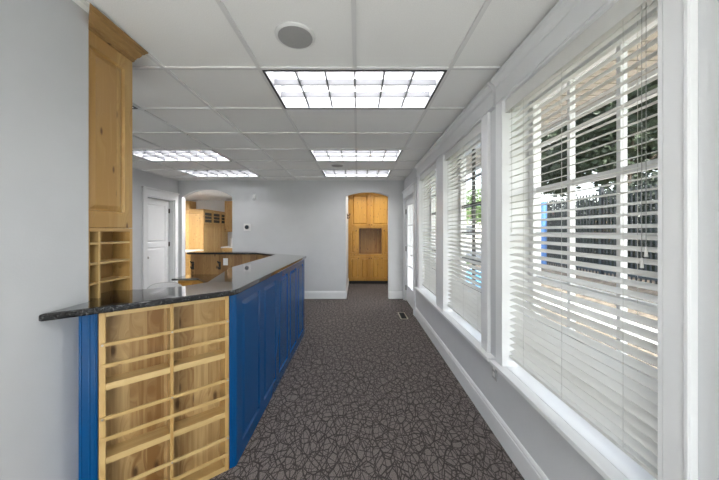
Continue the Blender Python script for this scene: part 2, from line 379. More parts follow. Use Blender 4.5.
# ceiling tiles + grid, with openings for troffers
cols = [GX0 - W3*k for k in range(9)]     # right-hand tee of each column
LIGHTS = [(0,0),(0,3),(0,5),(4,3),(4,5),(0,-3),(4,0),(4,-3)]   # (column of the right tile, row); rearmost row is unseen, added for brightness
holes = {(c+d, r) for c, r in LIGHTS for d in (0,1)}
ct = MB()
rows = range(-7, 7)
for ci in range(-1, 8):
    x1 = min(GX0 - W3*ci, XR+.0); x0 = max(GX0 - W3*(ci+1), XL)
    if x1-x0 < .02: continue
    for r in rows:
        y0 = max(GY0 + W3*r, Y0); y1 = min(GY0 + W3*(r+1), YB)
        if y1-y0 < .01 or (ci, r) in holes: continue
        ct.box(x0, x1, y0, y1, HC+.013, HC+.028)
ceil = struct(ct.build('ceiling', M['tile']), 'suspended ceiling of pale square tiles', 'ceiling')
g = MB(); tw = .012
for ci in range(0, 8):
    x = GX0 - W3*ci
    if x < XL+.05: continue
    segs = []; y = Y0
    for r in rows:
        ya = max(GY0+W3*r, Y0); yb = min(GY0+W3*(r+1), YB)
        mid = any(((c+1) == ci) and rr == r for c, rr in LIGHTS)
        if yb > ya and not mid: g.box(x-tw, x+tw, ya, yb, HC, HC+.0128)
for r in rows:
    y = GY0 + W3*r
    if y < Y0 or y > YB-.05: continue
    g.box(XL, XR, y-tw, y+tw, HC-.0006, HC+.0125)
g.box(XL, XL+.022, Y0, YB, HC-.001, HC+.0126); g.box(XL, XR, YB-.022, YB, HC-.0012, HC+.0124)
g.build('ceiling_grid', M['tee'], ceil)
struct(MB().box(-6.98, -2.02, YB+.12, 10.0, HC, HC+.03).build('ceiling.001', M['tile']))
struct(MB().box(-.25, .95, YB+.12, 8.18, HC, HC+.03).build('ceiling.002', M['tile']))
struct(MB().box(-7.1, 1.22, Y0-.12, 10.12, 2.75, 2.85).build('roof_deck', M['dark']))

# baseboards
def bb_profile(sgn, x):   # (x,z) profile projecting sgn
    return [(x,0),(x+sgn*.016,0),(x+sgn*.016,.128),(x+sgn*.012,.135),(x+sgn*.012,.145),(x+sgn*.006,.158),(x,.163)]
struct(MB().prism(bb_profile(-1, XR), Y0, DR[0]-.115, 'y').build('baseboard_right', M['trim']))
def bb_y(y): return [(y,0),(y-.016,0),(y-.016,.128),(y-.012,.135),(y-.012,.145),(y-.006,.158),(y,.163)]
struct(MB().prism(bb_y(YB), -2.652, -.25, 'x').build('baseboard_back', M['trim']))
struct(MB().prism(bb_y(YB), .657, XR-.03, 'x').build('baseboard_back.001', M['trim']))
struct(MB().prism(bb_profile(1, -.25), YB+.0, 7.82, 'y').build('baseboard_alcove', M['trim']))
struct(MB().prism(bb_profile(1, XL), 1.0, DL[0]-.1, 'y').build('baseboard_left', M['trim']))

# ------------------------------------------------------------------ windows
CX = .955      # face of the casings
def window(n, a, b_, cl, cr, dark=False, lab=''):
    """a,b_ opening; cl / cr widths of casing on the far / near side"""
    r = sroot('window_%d' % n, lab, 'window', (1.1, (a+b_)/2, ZS))
    o = Vector(r.location); H = ZT-ZS; h = (b_-a)/2
    cs = MB()
    if cr: cs.box(CX-o.x, XR-o.x, -h-cr, -h, .0251, H-.001)
    if cl: cs.box(CX-o.x, XR-o.x, h, h+cl, .0251, H-.001)
    if n == 1: cs.box(CX-.006-o.x, CX-o.x, -h-cr, -h-cr+.014, .0251, H-.001)
    if cr or cl: cs.build('casing', M['trim'], r, bevel=.003)
    j = MB()
    j.box(CX+.001-o.x, 1.21-o.x, -h, -h+.014, .026, H).box(CX+.001-o.x, 1.21-o.x, h-.014, h, .026, H).box(CX+.001-o.x, 1.21-o.x, -h+.014, h-.014, H-.014, H)
    j.build('jamb', M['trim'], r)
    x0, x1 = 1.135-o.x, 1.185-o.x
    fm = M['trim']
    s = MB(); w = .045
    s.box(x0, x1, -h+.015, -h+.015+w, .027, H-.015).box(x0, x1, h-.015-w, h-.015, .027, H-.015)
    s.box(x0, x1, -h+.015+w, h-.015-w, .027, .027+w).box(x0, x1, -h+.015+w, h-.015-w, H-.015-w, H-.015)
    s.build('sash_frame', fm, r)
    mu = MB(); ia = -h+.06; ib = h-.06
    for k in (1, 2):
        y = ia+(ib-ia)*k/3
        mu.box(x0+.008, x1-.012, y-.010, y+.010, .072, H-.06)
    for k in range(1, 6):
        z = .072+(H-.132)*k/6; t = .016 if k == 3+1 else .009
        for q in range(3):
            mu.box(x0+.009, x1-.013, ia+(ib-ia)*q/3+.010, ia+(ib-ia)*(q+1)/3-.010, z-t, z+t)
    mu.build('muntin_grid', M['black'] if dark else fm, r)
    MB().box(x0+.020, x0+.024, ia-.002, ib+.002, .070, H-.058).build('glass', M['glass'], r)
    return r
window(1, *WIN[0], .074, .076, False, 'nearest white framed window with white muntins')
window(2, *WIN[1], 0, .094, True, 'middle window with dark muntins')
window(3, *WIN[2], .110, 0, True, 'farthest window beside the glass door')
struct(MB().box(CX, XR, WIN[1][1]+.001, WIN[2][0]-.001, ZS+.0251, ZT-.001).build('trim_1', M['trim'], bevel=.003), 'white flat mullion post between the two far windows', 'trim')
# headers with cornice, and sills
def cornice():
    return [(XR,2.3095),(.950,2.3095),(.950,2.318),(.955,2.322),(.955,2.42),(.950,2.424),(.948,2.434),(.936,2.452),(.922,2.462),(.922,2.488),(XR,2.488)]
struct(MB().prism(cornice(), .775, 1.995, 'y').build('trim_2', M['trim']), 'white cornice header over the nearest window', 'trim')
struct(MB().prism(cornice(), 2.035, 4.66, 'y').build('trim_3', M['trim']), 'white cornice header over the two far windows', 'trim')
def stool(n, y0, y1, wins, lab):
    s = MB().box(.918, XR, y0, y1, ZS, ZS+.025)
    for a, b_ in wins: s.box(XR, 1.2, a+.001, b_-.001, ZS+.0005, ZS+.025)
    s.box(.960, XR, y0+.02, y1-.02, ZS-.018, ZS)
    struct(s.build('trim_%d' % n, M['trim'], bevel=.003), lab, 'trim')
stool(4, .77, 2.005, WIN[:1], 'white window stool under the nearest window')
stool(5, 2.03, 4.64, WIN[1:], 'white window stool under the two far windows')

# blinds
def blind(a, b_, lab):
    L_ = (b_-a)-.034
    r = thing('window_blind', lab, 'blind', (1.028, (a+b_)/2, .60), 0, 'white slatted blinds in the windows')
    h = L_/2
    v = MB().box(-.052, -.040, -h-.002, h+.002, 1.615, 1.708)
    v.box(-.040, .0, -h-.002, -h+.008, 1.615, 1.708).box(-.040, .0, h-.008, h+.002, 1.615, 1.708)
    v.build('valance', M['blind'], r, bevel=.003)
    MB().box(-.025, .030, -h+.01, h-.01, 1.655, 1.706).build('headrail', M['blind'], r)
    sl = MB(); t = R(15)
    z = .045; ct_, st_ = math.cos(t), math.sin(t)
    while z < 1.64:
        pr = []
        up = []; dn = []
        for k in range(5):
            u = -.025+.0125*k; c = .0018*(1-(u/.025)**2)
            up.append((u*ct_ - (c+.0013)*st_, z + u*st_ + (c+.0013)*ct_))
            dn.append((u*ct_ - (c-.0013)*st_, z + u*st_ + (c-.0013)*ct_))
        jz = random.uniform(-.0012,.0012)
        sl.prism([(x_, z_+jz) for x_, z_ in up + dn[::-1]], -h, h, 'y')
        z += .0425
    sl.build('slats', M['blind'], r)
    MB().box(-.026, .026, -h, h, 0, .018).build('bottom_rail', M['blind'], r, bevel=.003)
    for y in (-h+.165, 0, h-.165):
        MB().cyl((-.0275, y, .018), (-.0275, y, 1.66), .0011, n=6).cyl((.0275, y, .018), (.0275, y, 1.66), .0011, n=6).build('ladder_cord', M['cord'], r)
    for y, zz in ((-h+.07, .78), (-h+.085, .74), (h-.05, .86)):
        tc_ = MB().cyl((-.036, y, zz), (-.036, y, 1.65), .0010, n=6).build('pull_cord', M['cordd'], r)
        MB().cyl((-.036, y, zz-.035), (-.036, y, zz), .006, .003, n=10).build('tassel', M['blind'], tc_)
    return r
blind(*WIN[0], 'wide white slatted blind in the nearest window')
blind(*WIN[1], 'white slatted blind in the middle window with blue ground showing behind')
blind(*WIN[2], 'farthest white slatted blind beside the glass door')

# ------------------------------------------------------------------ doors
def hdr(mb, x0, x1, z):   # local: wide header board with cap, front -Y
    mb.box(x0-.0, x1+.0, -.026, 0, z, z+.13).box(x0-.022, x1+.022, -.045, 0, z+.13, z+.155).box(x0-.012, x1+.012, -.034, 0, z+.118, z+.13)
r = sroot('door_1', 'white two panel door in the left wall', 'door', (XL, DL[0], 0), R(90))
w = DL[1]-DL[0]
c = MB().box(-.10, 0, -.025, 0, 0, DL[2]).box(w, w+.10, -.025, 0, 0, DL[2]); hdr(c, -.10, w+.10, DL[2])
c.build('casing', M['trim'], r, bevel=.002)
MB().box(0, .018, 0, .14, 0, DL[2]).box(w-.018, w, 0, .14, 0, DL[2]).box(.018, w-.018, 0, .14, DL[2]-.018, DL[2]).build('jamb', M['trim'], r)
lf = MB().panel(.021, w-.030, .008, 1.17, .09, .035, .11, .05, .20, .03, .010, .003)
lf.panel(.021, w-.030, 1.17, DL[2]-.022, .09, .035, .11, .11, .05, .03, .010, .003)
lf = lf.build('door_leaf', M['door'], r)
for z in (.28, 1.12, 1.80): MB().cyl((w-.024, .083, z), (w-.024, .083, z+.09), .009, n=8).box(w-.045, w-.019, .084, .089, z, z+.09).build('hinge', M['bronze'], lf)
MB().cyl((.08,.09,.95),(.08,.05,.95),.012).ball((.08,.035,.95),.027).build('door_knob', M['chrome'], lf)

r = sroot('door_2', 'white glazed exterior door beside the far windows', 'door', (XR, DR[1], 0), R(-90))
w = DR[1]-DR[0]
c = MB().box(-.105, 0, -.025, 0, 0, DR[2]).box(w, w+.115, -.025, 0, 0, DR[2])
c.box(-.105, w+.115, -.026, 0, DR[2], DR[2]+.12).box(-.125, w+.125, -.045, 0, DR[2]+.13, DR[2]+.155).box(-.115, w+.12, -.034, 0, DR[2]+.118, DR[2]+.13)
c.build('casing', M['trim'], r, bevel=.002)
MB().box(0, .018, 0, .2, 0, DR[2]).box(w-.018, w, 0, .2, 0, DR[2]).box(.018, w-.018, 0, .2, DR[2]-.018, DR[2]).build('jamb', M['trim'], r)
d = MB(); y0, y1 = .03, .072
d.box(.021, .165, y0, y1, .01, DR[2]-.021).box(w-.165, w-.021, y0, y1, .01, DR[2]-.021).box(.165, w-.165, y0, y1, .01, .33).box(.165, w-.165, y0, y1, 1.95, DR[2]-.021)
d.box(.160,.175,y0-.006,y0,.325,1.955).box(w-.175,w-.160,y0-.006,y0,.325,1.955).box(.175,w-.175,y0-.006,y0,.325,.34).box(.175,w-.175,y0-.006,y0,1.94,1.955)
lf = d.build('door_leaf', M['door'], r)
MB().box(.164, w-.164, .048, .053, .329, 1.951).build('glass', M['glass'], lf)
mg = MB()
for z in (.735, 1.14, 1.545): mg.box(.175, w-.175, .040, .047, z-.009, z+.009)
mg.box(w/2-.009, w/2+.009, .041, .0465, .34, 1.94); mg.build('muntin_grid', M['door'], lf)
for z in (.22, 1.02, 1.78): MB().cyl((.016, .020, z), (.016, .020, z+.10), .010, n=8).build('hinge', M['bronze'], lf)
MB().cyl((w-.085, .03, 1.0), (w-.085, .018, 1.0), .030).cyl((w-.085,.02,1.0),(w-.085,-.03,1.0),.011).cyl((w-.085,-.03,1.0),(w-.20,-.03,1.0),.010).build('lever_handle', M['chrome'], lf)
MB().cyl((w-.085, .03, 1.14), (w-.085, .010, 1.14), .030).box(w-.090,w-.080,-.008,.010,1.12,1.16).build('deadbolt', M['chrome'], lf)

# ------------------------------------------------------------------ ceiling fittings
def troffer():
    r = thing('ceiling_light', '', 'ceiling light', (0,0,HC), 0, 'recessed troffer lights in the ceiling')
    W, D = 2*W3-2*tw-.004, W3-2*tw-.004
    f = MB(); k = .012
    f.box(-W/2, W/2, -D/2, -D/2+k, -.004, .012).box(-W/2, W/2, D/2-k, D/2, -.004, .012)
    f.box(-W/2, -W/2+k, -D/2+k, D/2-k, -.004, .012).box(W/2-k, W/2, -D/2+k, D/2-k, -.004, .012)
    f.build('frame', M['black'], r)
    iw, idd = W/2-k-.001, D/2-k-.001
    h = MB(); h.box(-iw, -iw+.004, -idd, idd, 0, .10).box(iw-.004, iw, -idd, idd, 0, .10).box(-iw+.004, iw-.004, -idd, -idd+.004, 0, .10).box(-iw+.004, iw-.004, idd-.004, idd, 0, .10).box(-iw,iw,-idd,idd,.10,.104)
    h.build('housing', M['louver'], r)
    g_ = MB(); z0, z1 = .004, .050
    for i in range(1, 6):
        x = -iw+2*iw*i/6
        g_.prism([(x-.006,z0),(x+.006,z0),(x+.0015,z1),(x-.0015,z1)], -idd+.006, idd-.006, 'y')
    for i in range(1, 3):
        y = -idd+2*idd*i/3
        g_.prism([(y-.006,z0+.0003),(y+.006,z0+.0003),(y+.0015,z1),(y-.0015,z1)], -iw+.006, iw-.006, 'x')
    g_.build('louver', M['blade'], r)
    for i in range(3):
        y = -idd+2*idd*(i+.5)/3
        MB().cyl((-iw+.02, y, .078), (iw-.02, y, .078), .019, n=14).build('fluorescent_tube', M['tube'], r)
    return r
proto = None
LL = {(0,0): 'large recessed ceiling light nearest the camera beside the round speaker', (0,3): 'second ceiling light along the hall over the walkway, before the small speaker',
      (0,5): 'farthest ceiling light over the walkway next to the back wall', (4,3): 'nearer of the two ceiling lights over the reception area at left',
      (4,5): 'farther ceiling light over the reception area near the arched kitchen opening', (0,-3): 'unseen ceiling light added over the walkway to brighten the room',
      (4,0): 'ceiling light over the reception area mostly hidden behind the wall cabinet', (4,-3): 'unseen ceiling light added behind the near left wall to brighten the room'}
for cidx, ridx in LIGHTS:
    if proto is None: o = proto = troffer()
    else: o = copy_tree(proto)
    o.location = (GX0 - W3*(cidx+1), GY0 + W3*(ridx+.5), HC)
    o['label'] = LL[(cidx, ridx)]
M['kitchen_fill'] = emit('added_kitchen_tube_glow', (1.0,.97,.92), 34)  # stronger glow for the unseen lights added in the kitchen
M['alcove_fill'] = emit('added_alcove_tube_glow', (1.0,.95,.86), 9)  # glow for the unseen lights added in the alcove
def added_light(x, y, lab):  # copies added out of view to brighten kitchen and alcove
    o = copy_tree(proto); o.location = (x, y, HC-.108); o['label'] = lab
    for c_ in o.children:
        if c_.name.startswith('fluorescent_tube'):
            c_.data = c_.data.copy(); c_.data.materials[0] = M['kitchen_fill' if x < 0 else 'alcove_fill']
    return o
for x_, y_, lb in ((-3.9, 6.56, 'unseen ceiling light added in the kitchen just behind the arched opening'), (-5.9, 8.0, 'unseen ceiling light added over the kitchen cabinets behind the wall'),
                   (-2.65, 6.56, 'unseen ceiling light added in the kitchen corner right of the arched opening'), (-5.3, 6.56, 'unseen ceiling light added in the kitchen left of the arched opening'),
                   (.35, 7.20, 'second unseen ceiling light added in the cabinet alcove nearest the cabinet'), (.35, 6.55, 'unseen ceiling light added in the cabinet alcove above the arch')):
    o = added_light(x_, y_, lb); o.scale = (.85 if x_ > 0 else 1, 1, .5); o.location.z = HC-.054
def speaker(x, y, lab):
    r = thing('ceiling_speaker', lab, 'speaker', (x, y, HC+.0128), 0, 'round ceiling speakers')
    MB().lathe([(.094,-.004),(.108,-.002),(.112,.0),(.110,-.006),(.098,-.012),(.094,-.010)]).build('bezel', M['tee'], r, smooth=False)
    MB().lathe([(.001,-.0115),(.06,-.0112),(.094,-.0105),(.094,-.001),(.001,-.001)]).build('grille', M['spk'], r)
speaker(-.345, 1.600, 'large grey round speaker in the ceiling tile before the nearest light')
speaker(-.333, 4.74, 'small distant round speaker between the two farther ceiling lights')

# ------------------------------------------------------------------ reception counter
ZC = 1.084; TH = .033; ZU = ZC-TH
ang = math.atan2(.648, .762)
top = [(-1.337,1.204),(-.775,1.665),(-.750,1.688),(-.730,1.718),(-.722,1.755),(-.716,4.03),(-.724,4.052),(-1.34,4.53),(-1.78,5.02),(-2.80,5.02),
       (-2.80,4.72),(-1.65,4.69),(-1.222,4.27),(-1.222,2.76),(-1.03,1.965),(-1.115,1.825),(-1.30,1.73),(-1.67,1.73),(-1.67,1.4396),(-1.337,1.4396)]
tag(MB().prism(top, ZU+.0005, ZC, 'z').build('countertop', M['granite'], bevel=.007), 'long dark speckled granite bar top on the blue reception counter', 'countertop')

rc = thing('reception_counter', 'blue painted angled reception counter base with raised side panels along the hall', 'counter', (-.95, 2.6, 0))
def lw(pts): return [(x_+.95, y_-2.6) for x_, y_ in pts]
body = [(-1.270,1.311),(-1.221,1.353),(-1.3035,1.450),(-.8540,1.8325),(-.7715,1.7355),(-.74,1.762),(-.74,1.80),(-.758,1.80),(-.758,3.97),(-.74,3.97),(-.74,4.02),
        (-1.35,4.51),(-1.79,5.0),(-2.746,5.0),(-2.746,4.77),(-1.675,4.77),(-1.245,4.30),(-1.245,2.77),(-1.06,2.0),(-1.14,1.845),(-1.32,1.71),(-1.64,1.71),(-1.64,1.445),(-1.338,1.445),(-1.338,1.393)]
MB().prism(lw(body), 0, ZU, 'z').build('carcass', M['blue'], rc)
for k in range(5):
    y0 = 1.80+.434*k
    MB().panel(0, .434, 0, ZU, 0, .0175, .052, .062, .088, .026, .015, .000).build('raised_panel', M['blue'], rc, (-.74+.95, y0-2.6, 0), R(90))
# corner moulding beads on the posts
d1 = Vector((.762,.648)); n1 = Vector((.648,-.762))
for s_ in (-.058, -.030, -.010, .602, .618):
    pm = MB()
    p = Vector((-1.22,1.354)) + d1*s_ + n1*.0005
    pm.cyl((p.x+.95, p.y-2.6, .0), (p.x+.95, p.y-2.6, ZU-.001), .0035, n=8)
    pm.build('post_bead', M['blue'], rc)
# knotty pine back boards on the inner side of the far arm
MB().prism(lw([(-2.746,4.768),(-1.675,4.768),(-1.247,4.302),(-1.232,4.288),(-1.666,4.748),(-2.746,4.748)]), .0, ZU-.001, 'z').build('back_panel', M['panelw'], rc)
for x in (-2.71, -2.27):
    MB().box(x+.95-.016, x+.95+.016, 4.742-2.6, 4.748-2.6, .80, .93).tube([(x+.95, 4.74-2.6, .90), (x+.95, 4.70-2.6, .915), (x+.95, 4.675-2.6, .94)], .011).tube([(x+.95, 4.74-2.6, .85), (x+.95, 4.70-2.6, .82), (x+.95, 4.68-2.6, .84), (x+.95, 4.68-2.6, .865)], .010).build('hook', M['black'], rc)
o = MB().box(-2.21, -2.135, 4.740, 4.7475, .87, .985).box(-2.187,-2.158,4.737,4.740,.935,.962).box(-2.187,-2.158,4.737,4.740,.893,.920).build('outlet_cover', M['plastic'])
tag(o, 'white outlet plate on the pine boards behind the counter', 'outlet')

# brochure rack in the angled face (local x along the face, front = -Y)
rk = thing('brochure_rack', 'yellow pine display rack with rails set into the angled counter end', 'rack', (-1.22+.0004, 1.354, 0), ang)
WR = .588; HR = ZU-.004; DP = .118
MB().box(.002, .027, -.002, DP-.012, .0, HR).build('side_board', M['pine'], rk, bevel=.0015)
MB().box(WR-.025, WR-.003, -.002, DP-.012, .0, HR).build('side_board', M['pine'], rk, bevel=.0015)
MB().box(WR/2-.008, WR/2+.008, -.002, DP-.012, .0, HR).build('divider', M['pine'], rk, bevel=.0015)
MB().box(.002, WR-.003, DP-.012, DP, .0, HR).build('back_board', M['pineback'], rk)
MB().box(.027, WR/2-.008, .0, DP-.012, HR-.022, HR).box(WR/2+.008, WR-.025, .0, DP-.012, HR-.022, HR).build('top_rail', M['pinex'], rk)
for k, z in enumerate((.675, .322, .0)):
    for a, b_ in ((.027, WR/2-.008), (WR/2+.008, WR-.025)):
        MB().prism([(0,z),(DP-.012,z),(DP-.012,z+.020),(.014,z+.020),(.013,z+.030),(0,z+.030)], a+.0003, b_-.0003, 'x').build('shelf', M['pinex'], rk)
for k, z in enumerate((.886, .536, .190)):
    ra_ = MB().box(.004, WR-.005, -.012, -.002, z, z+.017).build('rail', M['pinex'], rk, bevel=.001)
    for x_ in (.015, WR/2, WR-.014): MB().cyl((x_,-.0145,z+.0085),(x_,-.012,z+.0085),.005,n=10).build('screw', M['chrome'], ra_)
for k, z in enumerate((.783, .434, .088)):
    MB().box(.004, WR-.005, -.008, -.002, z, z+.019).build('rail', M['pinex'], rk, bevel=.001)

# desk behind
tag(MB().prism([(-2.78,4.30),(-2.43,4.36),(-2.11,4.02),(-1.85,3.80),(-1.26,3.80),(-1.26,4.30),(-1.70,4.744),(-2.78,4.744)], .69, .72, 'z').build('worktop', M['granite'], bevel=.004), 'low granite desk top below the pine boards behind the counter', 'worktop')
dk = thing('desk_cabinet', 'pine drawer cabinet under the low granite desk top', 'cabinet', (-2.6, 4.5, 0))
MB().box(-.14, .50, -.10, .24, .08, .69).build('body', M['honey'], dk)
for k in range(3):
    dr = MB().panel(-.13, .17, .10+.195*k, .285+.195*k, -.12, .018, .03, field=.015).build('drawer', M['honey'], dk)
    MB().ball((.02,-.132,.19+.195*k), .013).build('knob', M['bronze'], dr)
MB().box(-.12, .48, -.07, .22, 0, .08).build('plinth', M['black'], dk)

# office chair behind the counter
ch = thing('office_chair', 'pale grey chair with rounded back behind the counter', 'chair', (-1.98, 3.02, 0), R(205))
bk = MB(); prof = []
wid, zt = .185, .925
for i in range(25):
    t = math.pi*i/24; prof.append((wid*math.copysign(abs(math.cos(t))**.6, math.cos(t)), .52+(zt-.52)*abs(math.sin(t))**.45))
bk.prism([(x_, z_) for x_, z_ in prof], .20, .225, 'y'); bk.build('backrest', M['chairm'], ch, bevel=.006)
MB().tube([(x_, .2125, z_) for x_, z_ in prof], .006).build('back_frame', M['grayp'], ch)
MB().box(-.22,.22,-.22,.20,.42,.475).build('seat', M['chairm'], ch, bevel=.02)
MB().box(-.02,.02,.18,.235,.36,.60).box(-.02,.02,-.02,.235,.36,.40).build('back_support', M['black'], ch)
MB().cyl((0,0,.10),(0,0,.42),.022).build('gas_post', M['black'], ch)
for k in range(5):
    a = 2*math.pi*k/5; p = (.27*math.cos(a), .27*math.sin(a))
    lg = MB().tube([(0,0,.115),(p[0]*.6,p[1]*.6,.10),(p[0],p[1],.065)], .014).build('leg', M['black'], ch)
    MB().cyl((p[0]-.012*math.sin(a),p[1]+.012*math.cos(a),.027),(p[0]+.012*math.sin(a),p[1]-.012*math.cos(a),.027),.027).build('caster', M['black'], lg)

# ------------------------------------------------------------------ hutch on the counter at left (front faces +X)
wc = thing('wall_cabinet', 'tall pine wall cabinet with raised panel door and crown moulding at left', 'cabinet', (-1.345, 1.4396, 1.45), R(90))
WD = .282
MB().box(0, WD, .02, .31, 0, HC-1.45-.003).build('carcass', M['cab'], wc)
d = MB().panel(0, WD, .002, 1.005, 0, .0195, .058, .085, .085, .024, .012, .001, stl=.006).build('door', M['cab'], wc, bevel=.0015)
# knotty streak stile
cr = MB().prism([(0,.992),(-.012,.994),(-.014,1.004),(-.022,1.006),(-.026,1.014),(-.042,1.018),(-.052,1.024),(-.060,1.034),(-.076,1.036),(-.078,1.041),(-.094,1.043),(-.094,1.051),(0,1.051)], -.103, WD+.0, 'x')
for v_ in cr.bm.verts:
    if v_.co.x < -.05: v_.co.x = v_.co.y
cr.build('crown_moulding', M['crown'], wc)
cb = thing('cubby_shelf', 'pine pigeonhole shelf standing on the counter under the wall cabinet', 'shelf', (-1.345, 1.4396, ZC), R(90))
HB = 1.45-ZC-.001
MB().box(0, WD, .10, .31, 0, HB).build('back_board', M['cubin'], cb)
MB().box(WD-.021, WD, 0, .10, 0, HB).build('side_board', M['cab'], cb)
MB().box(0, .008, 0, .10, 0, HB).build('side_board', M['cab'], cb)
MB().box(.057, .068, 0, .10, 0, HB-.018).build('divider', M['pine'], cb)
MB().box(.008, WD-.021, 0, .10, HB-.018, HB).build('top_rail', M['cabx'], cb)
for z in (1.374, 1.270, 1.168):
    for a, b_ in ((.008,.057),(.068,WD-.021)):
        MB().box(a, b_, .001, .10, z-ZC-.010, z-ZC).build('shelf', M['pinex'], cb)

# ------------------------------------------------------------------ back wall fittings
t = thing('thermostat', 'round dark thermostat on a square white plate on the back wall', 'thermostat', (-2.335, YB, 1.515))
MB().box(-.075,.075,-.008,0,-.075,.075).build('wall_plate', M['plastic'], t, bevel=.006)
MB().cyl((0,-.008,0),(0,-.030,0),.048,n=32).build('dial', M['chrome'], t)
MB().cyl((0,-.030,0),(0,-.032,0),.040,n=32).build('display', M['screen'], t)
t = thing('motion_sensor', 'small white motion sensor high on the back wall', 'sensor', (-2.18, YB, 2.15))
MB().prism([(0,.055),(-.025,.055),(-.045,.02),(-.045,-.04),(-.020,-.055),(0,-.055)], -.028, .028, 'x').build('housing', M['plastic'], t, bevel=.004)
MB().ball((0,-.040,-.025),.014).build('lens', M['grayp'], t)

# wall outlet between the near windows, floor vent
t = thing('wall_outlet', 'grey outlet plate low on the wall between window sills', 'outlet', (XR, 2.055, .435))
MB().box(-.006, 0, -.035, .035, -.058, .058).build('cover_plate', M['grayp'], t, bevel=.002)
MB().box(-.009,-.006,-.016,.016,.010,.038).box(-.009,-.006,-.016,.016,-.038,-.010).build('socket', M['plastic'], t)
t = thing('floor_vent', 'beige framed floor register in the carpet near the glass door', 'vent', (.765, 4.87, 0))
MB().box(-.062,-.045,-.19,.19,0,.006).box(.045,.062,-.19,.19,0,.006).box(-.045,.045,-.19,-.175,0,.006).box(-.045,.045,.175,.19,0,.006).build('frame', M['vent'], t)
vb = MB().box(-.045,.045,-.175,.175,.0005,.001)
for k in range(22): vb.box(-.045,.045,-.17+.016*k,-.166+.016*k,.001,.005)
vb.build('louver', M['dark'], t)

# ------------------------------------------------------------------ alcove cabinet
ac = thing('built_in_cabinet', 'tall honey pine built in cabinet with open niche in the arched alcove', 'cabinet', (-.249, 7.80, 0))
CW = 1.19; k_ = 7.8/288
ac_body = MB().box(0,CW,.022,.375,.085,.79).box(0,CW,.022,.375,1.52,2.50).box(0,.265,.022,.375,.79,1.52).box(CW-.265,CW,.022,.375,.79,1.52).box(.265,CW-.265,.35,.375,.79,1.52)
ac_body.build('carcass', M['honey'], ac)
MB().box(0,CW,0,.0215,.755,.80).box(0,CW,0,.0215,1.505,1.545).box(0,.045,0,.0215,.80,1.505).box(CW-.045,CW,0,.0215,.80,1.505).box(.245,.285,0,.0215,.80,1.505).box(CW-.285,CW-.245,0,.0215,.80,1.505).box(0,.045,0,.0215,1.545,2.498).box(CW-.045,CW,0,.0215,1.545,2.498).box(0,CW,0,.0215,.085,.105).box(0,.03,0,.0215,.105,.755).box(CW-.03,CW,0,.0215,.105,.755).build('face_frame', M['honey'], ac)
def knob(p, par): MB().cyl((p[0],p[1],p[2]),(p[0],p[1]-.012,p[2]),.006,n=8).ball((p[0],p[1]-.022,p[2]),.014).build('knob', M['bronze'], par)
for a, b_, kx in ((.047,.592,.565),(.598,CW-.047,.625)):
    d = MB().panel(a,b_,1.548,2.47,-.022,.022,.065,field=.03, deep=.020).build('door', M['honey'], ac); knob((kx,-.022,1.60), d)
for a, b_, kx in ((.047,.243,.222),(CW-.243,CW-.047,CW-.222)):
    d = MB().panel(a,b_,.803,1.502,-.022,.022,.045,field=.02, deep=.020).build('door', M['honey'], ac); knob((kx,-.022,1.44), d)
for i, (a, b_, kx) in enumerate(((.032,.303,.280),(.309,.592,.565),(.598,.881,.625),(.887,CW-.032,.910))):
    d = MB().panel(a,b_,.108,.752,-.022,.022,.055,field=.03, deep=.020).build('door', M['honey'], ac); knob((kx,-.022,.70), d)
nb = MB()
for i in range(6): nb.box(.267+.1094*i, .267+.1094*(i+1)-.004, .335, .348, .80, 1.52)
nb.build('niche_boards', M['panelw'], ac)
MB().box(.02,CW-.02,.06,.36,0,.085).build('plinth', M['black'], ac)
for y, lb in ((6.85,'nearer'),(7.15,'farther')):
    hk = thing('coat_hook', '%s brass coat hook on the left side wall of the alcove' % lb, 'hook', (-.25, y, 1.79), 0, 'coat hooks in the alcove')
    MB().box(0,.008,-.018,.018,-.06,.06).build('plate', M['bronze'], hk)
    MB().tube([(.008,0,.02),(.04,0,.02),(.065,0,.045),(.07,0,.07)],.007).tube([(.008,0,-.03),(.03,0,-.05),(.05,0,-.03),(.05,0,-.005)],.006).build('prong', M['bronze'], hk)

# ------------------------------------------------------------------ kitchen seen through the left arch
pt = thing('pantry_cabinet', 'tall pine pantry with small glass doors along its top seen through the arch', 'cabinet', (-4.49, 8.40, 0))
PW, PD, PH = .62, 1.58, 2.076
MB().box(-PW, -.02, .02, PD, 0, PH-.04).build('carcass', M['cab'], pt)
MB().box(-PW-.02, .012, -.012, PD, PH-.04, PH).build('cornice', M['cabx'], pt, bevel=.006)
MB().panel(-PW, 0, .10, PH-.041, 0, .02, .075, .09, .09, .035, .010, .001).build('end_panel', M['cab'], pt)
for i in range(3):
    a = .03+.515*i; b_ = a+.505
    g_ = MB()
    g_.box(a,a+.05,0,.0195,1.64,PH-.045).box(b_-.05,b_,0,.0195,1.64,PH-.045).box(a+.05,b_-.05,0,.0195,1.64,1.69).box(a+.05,b_-.05,0,.0195,PH-.095,PH-.045)
    d = g_.build('glass_door', M['pine'], pt, (0,0,0), R(90))
    MB().box(a+.05,b_-.05,.012,.0155,1.69,PH-.095).build('glass', M['screen'], d)
    m_ = MB()
    for q in (1,2): m_.box(a+.05,b_-.05,.004,.011,1.69+.097*q-.009,1.69+.097*q+.009)
    m_.build('muntin', M['pine'], d)
for i in range(2):
    a = .03+.775*i
    MB().panel(a, a+.765, .10, 1.62, 0, .0195, .07, field=.03, deep=.010, lift=.001).build('door', M['pine'], pt, (0,0,0), R(90))

